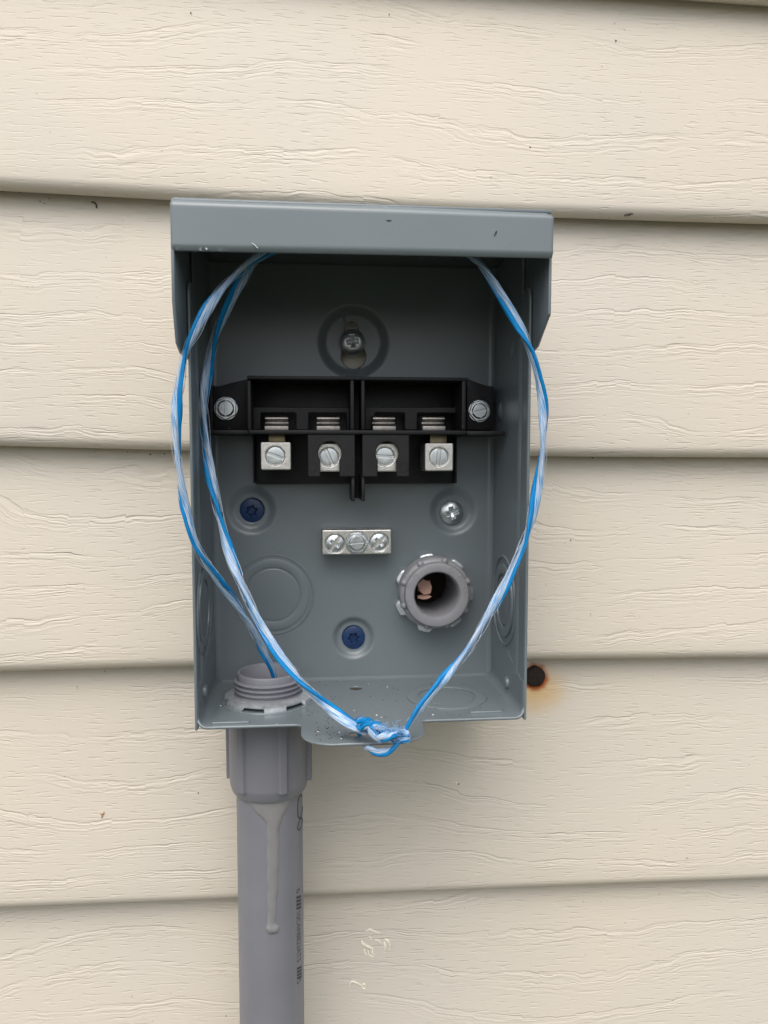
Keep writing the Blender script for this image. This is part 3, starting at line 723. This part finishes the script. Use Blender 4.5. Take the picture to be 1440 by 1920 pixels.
# pale scrap inside the bore
rnd = np.random.default_rng(3)
def scrap(c, w, h, d, tilt):
    V = []; F = []; n = 7
    for k, s in enumerate((-1, 1)):
        for j in range(n):
            a = 2*math.pi*j/n; rr = 1+rnd.uniform(-.22, .22); V.append((c[0]+w*rr*math.cos(a), c[1]+s*d+tilt*math.sin(a), c[2]+h*rr*math.sin(a)))
    F = [tuple(range(n)), tuple(reversed(range(n, 2*n)))]+[(j, (j+1) % n, n+(j+1) % n, n+j) for j in range(n)]
    return V, F
V, F = join([scrap(at(797, 1101, -12), 4.4, 4.0, .8, 1.5), scrap(at(795, 1119, -12), 3.6, 1.3, .6, 1)])
tag(mesh_obj('insulation_scrap', V, F, M['pink'], loc=None), 'pale pink scrap of board lodged inside the bore of the grey bushing', 'scrap')

# ================================================================ conduit with male adapter
cd = thing('pvc_conduit', 'grey plastic conduit pipe rising from below into the bottom of the box', 'conduit', (AX, AY, -ZG))
ax = np.array([AX, AY, 0.0]); RP = 16.7
def vlathe(name, prof, m, parent, seg=96, rmod=None, twist=0, ang=40, c=None): return lathe(name, prof, ax if c is None else c, (0, 0, 1), m, parent, seg, up=(0, 1, 0), rmod=rmod, twist=twist, ang=ang)
zae = at(507, 1506, AY-18)[2]                 # lower end of the adapter
pipe = vlathe('pipe', [(RP, zae+8), (RP, zae-60), (RP, -500), (RP, -ZG+1)], M['pvc'], cd)
ribs = [math.radians(a) for a in (-62, -20, 22, 64, 106, 148, 190, 232)]
# rib angles are measured in the lathe frame; find the one that faces the lens
def rib_mod(r, h, a, j):
    if j in (3, 4, 5, 6):
        for q in RIBA:
            d = abs((a-q+math.pi) % (2*math.pi)-math.pi)
            if d < .13: return (r+1.9*(1-sstep(np.array(d), .085, .13)), h)
    return (r, h)
U_, V_, N_ = frame((0, 0, 1), (0, 1, 0))
def ang_of(x_off, front=True):                # lathe angle whose surface point lies x_off right of the axis, facing -Y
    best = None
    for a in np.linspace(0, 2*math.pi, 721):
        p = math.cos(a)*U_+math.sin(a)*V_
        if p[1] < 0 and (best is None or abs(p[0]*20-x_off) < abs(best[0]*20-x_off)): best = (p[0], a)
    return best[1]
s37 = mmpx(AY-18)
RIBA = [ang_of((536-507)*s37)+k*math.pi/3 for k in range(6)]
zt_ = ZTR-T-.1
adp = vlathe('adapter_body', [(RP-.2, zt_-.5), (19.4, zt_-.5), (20.0, zt_-1.0), (20.0, zt_-1.4), (20.0, zt_-12), (19.9, zae+6.5), (19.85, zae+5.2), (19.8, zae+5.0), (19.2, zae+2.2), (18.4, zae+.4), (RP+.1, zae)], M['pvc'], cd, 360, rmod=rib_mod, ang=50)
ztop = at(503, 1257, AY)[2]
thr = []; z = ZTR+.1; thr.append((16.0, ZTR-1))
zr = ztop-3.8; zc = ZTR+2.9
while zc < zr:
    thr += [(15.7, zc), (17.1, zc+.6), (17.1, zc+.95), (15.7, zc+1.6)]; zc += 2.35
thr += [(15.5, zr+.3), (15.5, ztop-.5), (15.2, ztop), (14.0, ztop), (13.7, ztop-.4), (13.6, ztop-20), (13.6, ztop-60)]
vlathe('threaded_neck', thr, M['pvc'], cd, 96, ang=60)
# locknut: dished ring with turned-down lugs
def lnmod(r, h, a, j):
    k = 1 if math.cos(6*a+1.9) > -.05 else 0
    if j in (5, 6): return (r+(.8 if k else -.9), h if k else 1.75)
    if j == 4: return (r+(.8 if k else -.6), h+(0 if k else .25))
    return (r, h)
vlathe('locknut', [(16.4, 1.2), (16.6, 3.3), (17.3, 3.7), (19.6, 3.3), (21.3, 2.5), (21.5, .15), (20.2, .15), (19.4, 2.0), (17.5, 1.2)], M['nut'], cd, 196, rmod=lnmod, c=np.array([AX, AY, ZTR]), ang=28)
# cement drip: a sheet wrapped on the pipe whose outline is a funnel, then a run, then a blob
DZ = [(1478, 54, 507), (1502, 52, 507), (1512, 42, 508), (1523, 31, 510), (1534, 20, 511), (1545, 14.5, 512), (1560, 12, 512.5), (1600, 12, 512), (1660, 10, 511.5), (1715, 8.2, 510), (1732, 8.5, 510), (1740, 13, 511), (1748, 11.5, 511), (1752, 5, 510)]
dzz = np.array([at(507, y, AY-RP)[2] for y, w, c in DZ])[::-1]; sP = mmpx(AY-RP)
dw = np.array([w*sP for y, w, c in DZ])[::-1]; dc = np.array([(at(c, y, AY-RP)[0]-AX) for y, w, c in DZ])[::-1]
def dsdf(u, v):
    w = np.interp(v, dzz, dw); c = np.interp(v, dzz, dc)+.25*np.sin(v*.55); f = w-np.abs(u-c)
    return np.minimum(f, np.minimum(v-dzz[0], dzz[-1]-v))
def dh(u, v):
    f = np.maximum(dsdf(u, v), 0); h = .75*np.sqrt(np.clip(f/2.0, 0, 1)); h += (.12*np.sin(v*.19+1.2*np.sin(v*.11))+.05*np.sin(v*.43+u*.5+2*np.sin(v*.13)))*np.clip(f/2, 0, 1)
    h += .5*np.exp(-((v-dzz[1]-1.5)/2.0)**2)*np.clip(f, 0, 1); return h*.9+.05
def cmap(u, v, h):
    a = np.clip(u/RP, -1.4, 1.4); r = RP+h; return np.stack([AX+r*np.sin(a), AY-r*np.cos(a), v], 1)
sdf_panel('cement_drip', (-16, 18, dzz[0], dzz[-1]), .45, dsdf, M['drip'], cmap, .2, dh, cd, back=False)
# printed lettering, running down the right-hand side of the pipe
def pipe_text(txt, z0, u0, size, name='printed_mark', sx=1.0):
    cu = bpy.data.curves.new('t', 'FONT'); cu.body = txt; cu.size = size/1000; cu.extrude = 0; cu.align_x = 'LEFT'
    to = bpy.data.objects.new('t', cu); me = bpy.data.meshes.new_from_object(to)
    bm = bmesh.new(); bm.from_mesh(me); bmesh.ops.triangulate(bm, faces=bm.faces[:])
    bmesh.ops.subdivide_edges(bm, edges=[e for e in bm.edges if e.calc_length() > .0006], cuts=2); bm.to_mesh(me); bm.free()
    V = np.array([v.co[:] for v in me.vertices]).reshape(-1, 3)*1000
    a = (u0+V[:, 1])/RP; r = RP+.06; P = np.stack([AX+r*np.sin(a), AY-r*np.cos(a), z0-V[:, 0]*sx], 1)
    o = mesh_obj(name, P, [list(p.vertices) for p in me.polygons], M['ink'], pipe)
    bpy.data.objects.remove(to); bpy.data.curves.remove(cu); return o
ub = math.asin(min(.97, (at(556, 1700, AY-8)[0]-AX)/RP))*RP
def pz(y): return at(560, y, AY-8)[2]
pipe_text('6', pz(1664), ub, 5.0); pipe_text('10C4A8823AT3', pz(1706), ub, 5.4, sx=(pz(1706)-pz(1806))/37.5); pipe_text('S', pz(1834), ub, 5.0)
def bars(y0, y1, n):
    V = []; F = []
    for i in range(n):
        z = pz(y0)+(pz(y1)-pz(y0))*(i+.2)/n; dz_ = (pz(y0)-pz(y1))/n*.72
        b0 = len(V)
        for uu in np.linspace(ub-.1, ub+4.6, 6):
            for zz in (z, z-dz_): a = uu/RP; V.append((AX+(RP+.06)*math.sin(a), AY-(RP+.06)*math.cos(a), zz-(uu-ub)*.35))
        for k in range(5): F.append((b0+2*k, b0+2*k+1, b0+2*k+3, b0+2*k+2))
    return mesh_obj('printed_mark', V, F, M['ink'], pipe)
bars(1675, 1702, 4); bars(1808, 1832, 4)
def outline_mark(pts, closed=True):           # hand-sized looped outline mark near the top of the pipe
    P = [];
    for x, y in pts:
        p = at(x, y, AY-8); u = math.asin(max(-.985, min(.985, (p[0]-AX)/RP))); P.append((AX+(RP+.05)*math.sin(u), AY-(RP+.05)*math.cos(u), p[2]))
    P = catmull(P, 6); V, F = tube(P, .28, 6, ref=(0, 0, 1) if False else (0.9, -.3, 0)); mesh_obj('printed_mark', V, F, M['ink'], pipe)
outline_mark([(566, 1502), (563, 1494), (559, 1500), (558, 1515), (559, 1532), (563, 1536), (567, 1528), (568, 1520)])
outline_mark([(564, 1538), (567, 1545), (566, 1552), (561, 1557), (558, 1552), (560, 1543), (564, 1538)])

# ================================================================ blue and white pull string
def strand_geo(P, wide, thick, pitch, phase, lane, k=14, seed=0, ridges=0):
    """flat multi-filament band swept along P while it twists; lane = (across, out) offset of its centre"""
    P, s = resample(P, .9); T_, A, B = frames(P); n = len(P); V = []; UV = []; r_ = np.random.default_rng(seed)
    wob = np.interp(s, np.linspace(0, s[-1], 24), r_.uniform(-.5, .5, 24)); wd = np.interp(s, np.linspace(0, s[-1], 30), r_.uniform(.82, 1.15, 30))
    for i in range(n):
        th = phase+2*math.pi*s[i]/pitch+wob[i]*1.1; c_, s_ = math.cos(th), math.sin(th)
        X = c_*A[i]+s_*B[i]; Yv = -s_*A[i]+c_*B[i]
        for j in range(k):
            a = 2*math.pi*j/k; rr = 1+(.07*math.cos(ridges*a) if ridges else 0)
            V.append(P[i]+X*(lane[0]+wide*wd[i]*rr*math.cos(a))+Yv*(lane[1]+thick*rr*math.sin(a))); UV.append((j/k, s[i]/14))
    F = [(i*k+j, i*k+(j+1) % k, (i+1)*k+(j+1) % k, (i+1)*k+j) for i in range(n-1) for j in range(k)]
    F += [tuple(range(k)), tuple(reversed(range((n-1)*k, n*k)))]
    return V, F, UV
st = thing('pull_string', 'blue and white twisted pull string hanging in loops over the box, knotted at the bottom', 'string', at(720, 1385, -100))
def strand(pts, wide, pitch, phase, seed, fibres=9):
    P = catmull([at(x, y, Y) for x, y, Y in pts], 10)
    V, F, UV = strand_geo(P, wide*.92, 1.0, pitch, phase, (-.22*wide, 0), 28, seed, 9)
    mesh_obj('white_strand', V, F, M['wfib'], st, smooth=True, uv=UV)
    V, F, UV = strand_geo(P, wide*.60, .85, pitch, phase, (wide*.62, .42), 16, seed, 5)
    mesh_obj('blue_strand', V, F, M['bfib'], st, smooth=True, uv=UV)
    # a few stray filaments standing a little off the bundle
    r_ = np.random.default_rng(seed+50); Pr, s = resample(P, 1.5); T_, A, B = frames(Pr); parts = []
    for q in range(fibres):
        ph0 = r_.uniform(0, 6.28); rad = wide*r_.uniform(.75, 1.25); a_ = ph0+2*math.pi*s/pitch+.5*np.sin(s/9+ph0)
        i0 = r_.integers(0, max(1, len(Pr)-20)); i1 = min(len(Pr), i0+r_.integers(15, 60))
        el = .45+.55*np.abs(np.cos(a_)); pp = Pr+A*(rad*np.cos(a_)*1)[:, None]+B*(rad*.5*np.sin(a_))[:, None]
        if i1-i0 > 4: parts.append(tube(pp[i0:i1], .09, 4))
    if parts:
        V, F = join(parts); o = mesh_obj('loose_filament', V, F, M['wfib'], st, smooth=True, uv=np.zeros((len(V), 2))+.3); o['kind'] = 'stuff'
outer = [(518, 1300, AY), (514, 1262, -45), (500, 1232, -52), (478, 1188, -62), (447, 1138, -70), (412, 1090, -80), (372, 1030, -88), (350, 960, -91), (336, 885, -92), (331, 820, -92), (333, 750, -92), (347, 670, -91), (372, 610, -90), (405, 555, -88), (440, 515, -85), (478, 485, -82), (530, 462, -78), (600, 463, -70), (700, 463, -66)]
strand(outer, 1.95, 84, .4, 1, 26)
inner = [(640, 464, -62), (560, 460, -66), (503, 460, -72), (474, 490, -74), (450, 530, -72), (424, 582, -66), (402, 640, -60), (388, 705, -58), (383, 770, -58), (389, 850, -60), (401, 925, -64), (420, 1005, -70), (447, 1080, -76), (478, 1150, -82), (515, 1215, -88), (560, 1275, -92), (610, 1322, -97), (655, 1355, -101), (690, 1372, -104)]
strand(inner, 2.15, 88, 2.2, 2, 26)
right = [(700, 463, -66), (780, 464, -74), (850, 465, -83), (893, 487, -88), (925, 530, -90), (955, 580, -90), (985, 635, -90), (1006, 695, -90), (1018, 760, -90), (1018, 830, -90), (1009, 905, -90), (995, 980, -91), (970, 1050, -92), (932, 1125, -94), (888, 1200, -96), (850, 1252, -98), (812, 1296, -100), (785, 1330, -102), (757, 1372, -104)]
strand(right, 1.95, 92, 1.0, 3, 26)
# the knot: turns of the same string round each other, and the loop through the lobe hole
hx, hy = hole2[0], hole2[1]
loop = [at(752, 1385, -107), at(735, 1404, -109), at(712, 1411, -108), at(690, 1402, -104), np.array([hx+.5, hy+.5, ZTR-4]), np.array([hx-1.0, hy+1, ZTR+1.5]), at(676, 1352, -101), at(700, 1360, -107), at(728, 1376, -110)]
kx = catmull([at(674, 1358, -104), at(692, 1363, -107), at(712, 1374, -110), at(738, 1381, -110), at(764, 1378, -106)], 12)
kq = np.linspace(0, 1, len(kx))
def kturn(ph, rad, turns, t0=0, t1=1):
    i0, i1 = int(t0*(len(kx)-1)), int(t1*(len(kx)-1))+1; a = ph+turns*2*math.pi*kq[i0:i1]; env = rad*(.45+.55*np.sin(math.pi*kq[i0:i1]))
    T_, A, B = frames(kx); return list((kx[i0:i1]+A[i0:i1]*(env*np.cos(a))[:, None]+B[i0:i1]*(env*np.sin(a))[:, None])[::3])
turn1, turn2, turn3 = kturn(0, 2.4, 1.1), kturn(2.1, 2.3, 1.5), kturn(4.2, 2.0, -1.2)
for i, (pts, w, ph) in enumerate(((loop, 1.5, .3), (turn1, 1.6, 1.2), (turn2, 1.6, 2.4), (turn3, 1.5, .9))):
    P = catmull(pts, 10); V, F, UV = strand_geo(P, w, .95, 26, ph, (-.2*w, 0), 36, 20+i, 11)
    mesh_obj('knot_turn', V, F, M['wfib'], st, smooth=True, uv=UV)
    V, F, UV = strand_geo(P, w*.62, .95, 30, ph, (w*.62, .4), 12, 20+i, 4); o = mesh_obj('knot_turn', V, F, M['bfib'], st, smooth=True, uv=UV)
parts = []
for k in range(34):
    a = rng.uniform(0, 6.28); c0 = at(rng.uniform(700, 755), rng.uniform(1360, 1385), -110)
    pts = [c0+np.array([rng.uniform(-4, 4), rng.uniform(-3, 1), rng.uniform(-3, 4)]) for _ in range(4)]; parts.append(tube(catmull(pts, 6), .09, 4))
V, F = join(parts); o = mesh_obj('loose_filament', V, F, M['wfib'], st, uv=np.zeros((len(V), 2))+.4); o['kind'] = 'stuff'

# ================================================================ small things on the wall and tray
def blob(c, r, sq=.5, N=(0, -1, 0), k=9, seed=0):
    r_ = np.random.default_rng(seed); U, V2, N2 = frame(N, (0, 0, 1) if abs(N[2]) < .9 else (0, 1, 0)); V = []
    for lv, (rr, hh) in enumerate(((1, -.3), (.85, .5), (.4, .95))):
        for j in range(k):
            a = 2*math.pi*j/k; q = r*rr*(1+r_.uniform(-.25, .25)); V.append(c+q*math.cos(a)*U+q*math.sin(a)*V2+hh*r*sq*N2)
    F = [(l_*k+j, l_*k+(j+1) % k, (l_+1)*k+(j+1) % k, (l_+1)*k+j) for l_ in (0, 1) for j in range(k)]; F.append(tuple(range(2*k, 3*k))); return V, F
rs = at(1010, 1275, 4)
rsn = thing('rusted_screw', 'dark rusted screw head weeping orange stain onto the siding beside the box', 'screw', rs)
lathe('screw_head', [(.01, 1.2), (3.5, 1.1), (5.2, .9), (5.9, .3), (6.1, -.6), (6.1, -8)], (rs[0], 10.6, rs[2]), (0, -1, 0), M['rust'], rsn, 40, rmod=lambda r, h, a, j: (r*(1+.02*math.sin(5*a)+.015*math.sin(9*a)), h+.12*math.sin(7*a+j)))

def wall_y(px, py):                            # depth of the siding face under a photo point
    p = at(px, py, 4); zs = [zline(c, p[0]) for c in courses]
    for i in range(1, len(courses)):
        if zs[i] <= p[2] < zs[i-1]:
            f = (p[2]-zs[i]-6.2)/(zs[i-1]-zs[i]-6.2); x = p[0]; wav = 0.35*np.sin(x/61.0+i*1.7)+.3*np.sin(x/137.0+i)
            if f < 0:
                s = p[2]-zs[i]; return 6.0-5.5*math.sqrt(max(0, 1-((6.2-s)/6.2)**2))+wav*.4
            return .5+13*f**1.12+wav*(.4+.6*math.sin(math.pi*f))
    return 4
parts = []
for i, (x, y, r) in enumerate(((216, 1719, 2.4), (292, 1742, 1.6), (402, 1700, 2.2), (617, 1706, 2.4), (293, 1747, 1.8), (1427, 1664, 3.2), (990, 1674, 2.4), (1070, 1013, 2), (730, 27, 1.6), (358, 24, 1.8), (308, 851, 1.8), (282, 852, 2.2), (197, 1258, 2), (994, 276, 2), (1155, 76, 2), (860, 1470, 2), (1180, 403, 3), (1048, 406, 2.2), (424, 1905, 1.6), (75, 378, 1.4), (92, 372, 1.6), (83, 381, 1.4), (372, 1487, 2), (1288, 1609, 1.5))):
    Yw = wall_y(x, y)-.15; parts.append(blob(at(x, y, Yw), r*mmpx(0)*.72, .6, seed=i))
for i in range(90):                            # grit caught along the butts
    li = rng.choice([1, 1, 1, 2, 3, 4]); pts = lapsx[li]; xx = rng.uniform(0, 1440)
    if 330 < xx < 1030 and li < 4: continue
    yy = np.interp(xx, [p[0] for p in pts], [p[1] for p in pts])+rng.uniform(1, 7); Yw = wall_y(xx, yy)-.1
    parts.append(blob(at(xx, yy, Yw), rng.uniform(.12, .38), .5, seed=100+i, k=5))
V, F = join(parts); tag(mesh_obj('dirt_specks', V, F, M['speck'], loc=(0, 0, ZG)), kind='stuff')
pts = [at(x, y, wall_y(175, 384)-.6) for x, y in ((171, 379), (176, 379), (180, 383), (181, 390))]
V, F = tube(catmull(pts, 5), [.35]*16, 6); tag(mesh_obj('curled_bug', V, F, M['speck']), 'tiny dark curled bug stuck to the siding at the upper left', 'bug')
pts = [at(x, y, wall_y(1180, 405)-.6) for x, y in ((1171, 404), (1178, 402), (1186, 401))]
V, F = tube(catmull(pts, 5), .4, 6); tag(mesh_obj('dark_seed_husk', V, F, M['speck']), 'dark sliver caught under the siding butt right of the hood', 'debris')

def smear(pts, r, seed): 
    return tube(catmull([at(x, y, wall_y(x, y)-.35) for x, y in pts], 6), 1.35*np.interp(np.linspace(0, 1, (len(pts)-1)*6+1), [0, .3, .7, 1], [r*.4, r, r*.8, r*.3]), 6)
sm = [smear(((677, 1762), (681, 1770), (692, 1776), (700, 1780)), .75, 1), smear(((683, 1778), (684, 1786), (688, 1790)), .4, 2), smear(((697, 1779), (699, 1788), (701, 1793)), .45, 3),
      smear(((690, 1790), (696, 1793), (701, 1794)), .4, 3), smear(((686, 1746), (693, 1743), (702, 1746), (713, 1750)), .5, 4), smear(((702, 1762), (710, 1764), (716, 1770)), .45, 5),
      smear(((720, 1760), (727, 1764), (731, 1772), (730, 1781)), .6, 6), smear(((719, 1763), (722, 1775), (721, 1786)), .7, 7), smear(((692, 1752), (695, 1760), (699, 1762)), .3, 8), smear(((690, 1782), (691, 1788), (690, 1792)), .35, 9)]
V, F = join(sm); tag(mesh_obj('residue_ring', V, F, M['glue'], smooth=True), 'broken ring of dried cream residue on the siding right of the pipe', 'residue')
V, F = join([smear(((655, 1849), (659, 1841), (668, 1843), (680, 1849)), .5, 1), smear(((678, 1848), (683, 1845), (685, 1851)), .45, 2), smear(((682, 1848), (680, 1854), (686, 1853)), .35, 2)])
tag(mesh_obj('residue_smear', V, F, M['glue'], smooth=True), 'thin hooked smear of dried cream residue below the broken ring', 'residue')
V, F = join([smear(((188, 1524), (192, 1526), (195, 1522)), .55, 1), smear(((191, 1526), (191, 1531), (190, 1534)), .35, 1)])
tag(mesh_obj('residue_fleck', V, F, mat('tan_fleck', (.52, .36, .22), .7), smooth=True), 'small tan fleck stuck to the siding left of the pipe', 'residue')
V, F = blob(at(855, 1468, wall_y(855, 1468)), .9, .6, seed=5); tag(mesh_obj('paint_fleck', V, F, M['glue'], smooth=True), 'single pale fleck on the siding under the right half of the box', 'residue')
# crumbs on the tray
wp, dp = [], []
for i, (x, y, r) in enumerate(((597, 1371, 4), (636, 1373, 2.2), (706, 1341, 3), (715, 1345, 2), (691, 1282, 2), (726, 1288, 2.6), (519, 1358, 2), (812, 1340, 2.6), (664, 1332, 1.8), (414, 1323, 3), (640, 1385, 2))):
    wp.append(blob(atz(x, y, ZTR+.25), r*.16, .5, (0, 0, 1), seed=200+i))
for i in range(150):
    x = rng.uniform(560, 960); y = rng.uniform(1275, 1350)
    if rng.random() < .45: x, y = rng.uniform(570, 650), rng.uniform(1330, 1388)
    p = atz(x, y, ZTR+.15)
    if -p[1] > 73 and not (lob[0][0]+6 < p[0] < lob[2][0]-6): continue
    if math.hypot(p[0]-AX, p[1]-AY) < 23: continue
    dp.append(blob(p, rng.uniform(.12, .34), .6, (0, 0, 1), k=5, seed=300+i))
dp.append(blob(atz(597, 1370, ZTR+.6), .45, .6, (0, 0, 1), seed=5))
V, F = join(wp); tag(mesh_obj('white_crumbs', V, F, M['white']), kind='stuff')
V, F = join(dp); tag(mesh_obj('grit', V, F, M['speck']), kind='stuff')
# scratched burr above the keyhole
P = catmull([at(x, y, YB-2.9) for x, y in ((648, 586), (646, 594), (649, 602), (646, 610))], 6); V, F = tube(P+np.array([0, 6.6, 0]), .3, 5); mesh_obj('scratch', V, F, M['pvc'], encl)
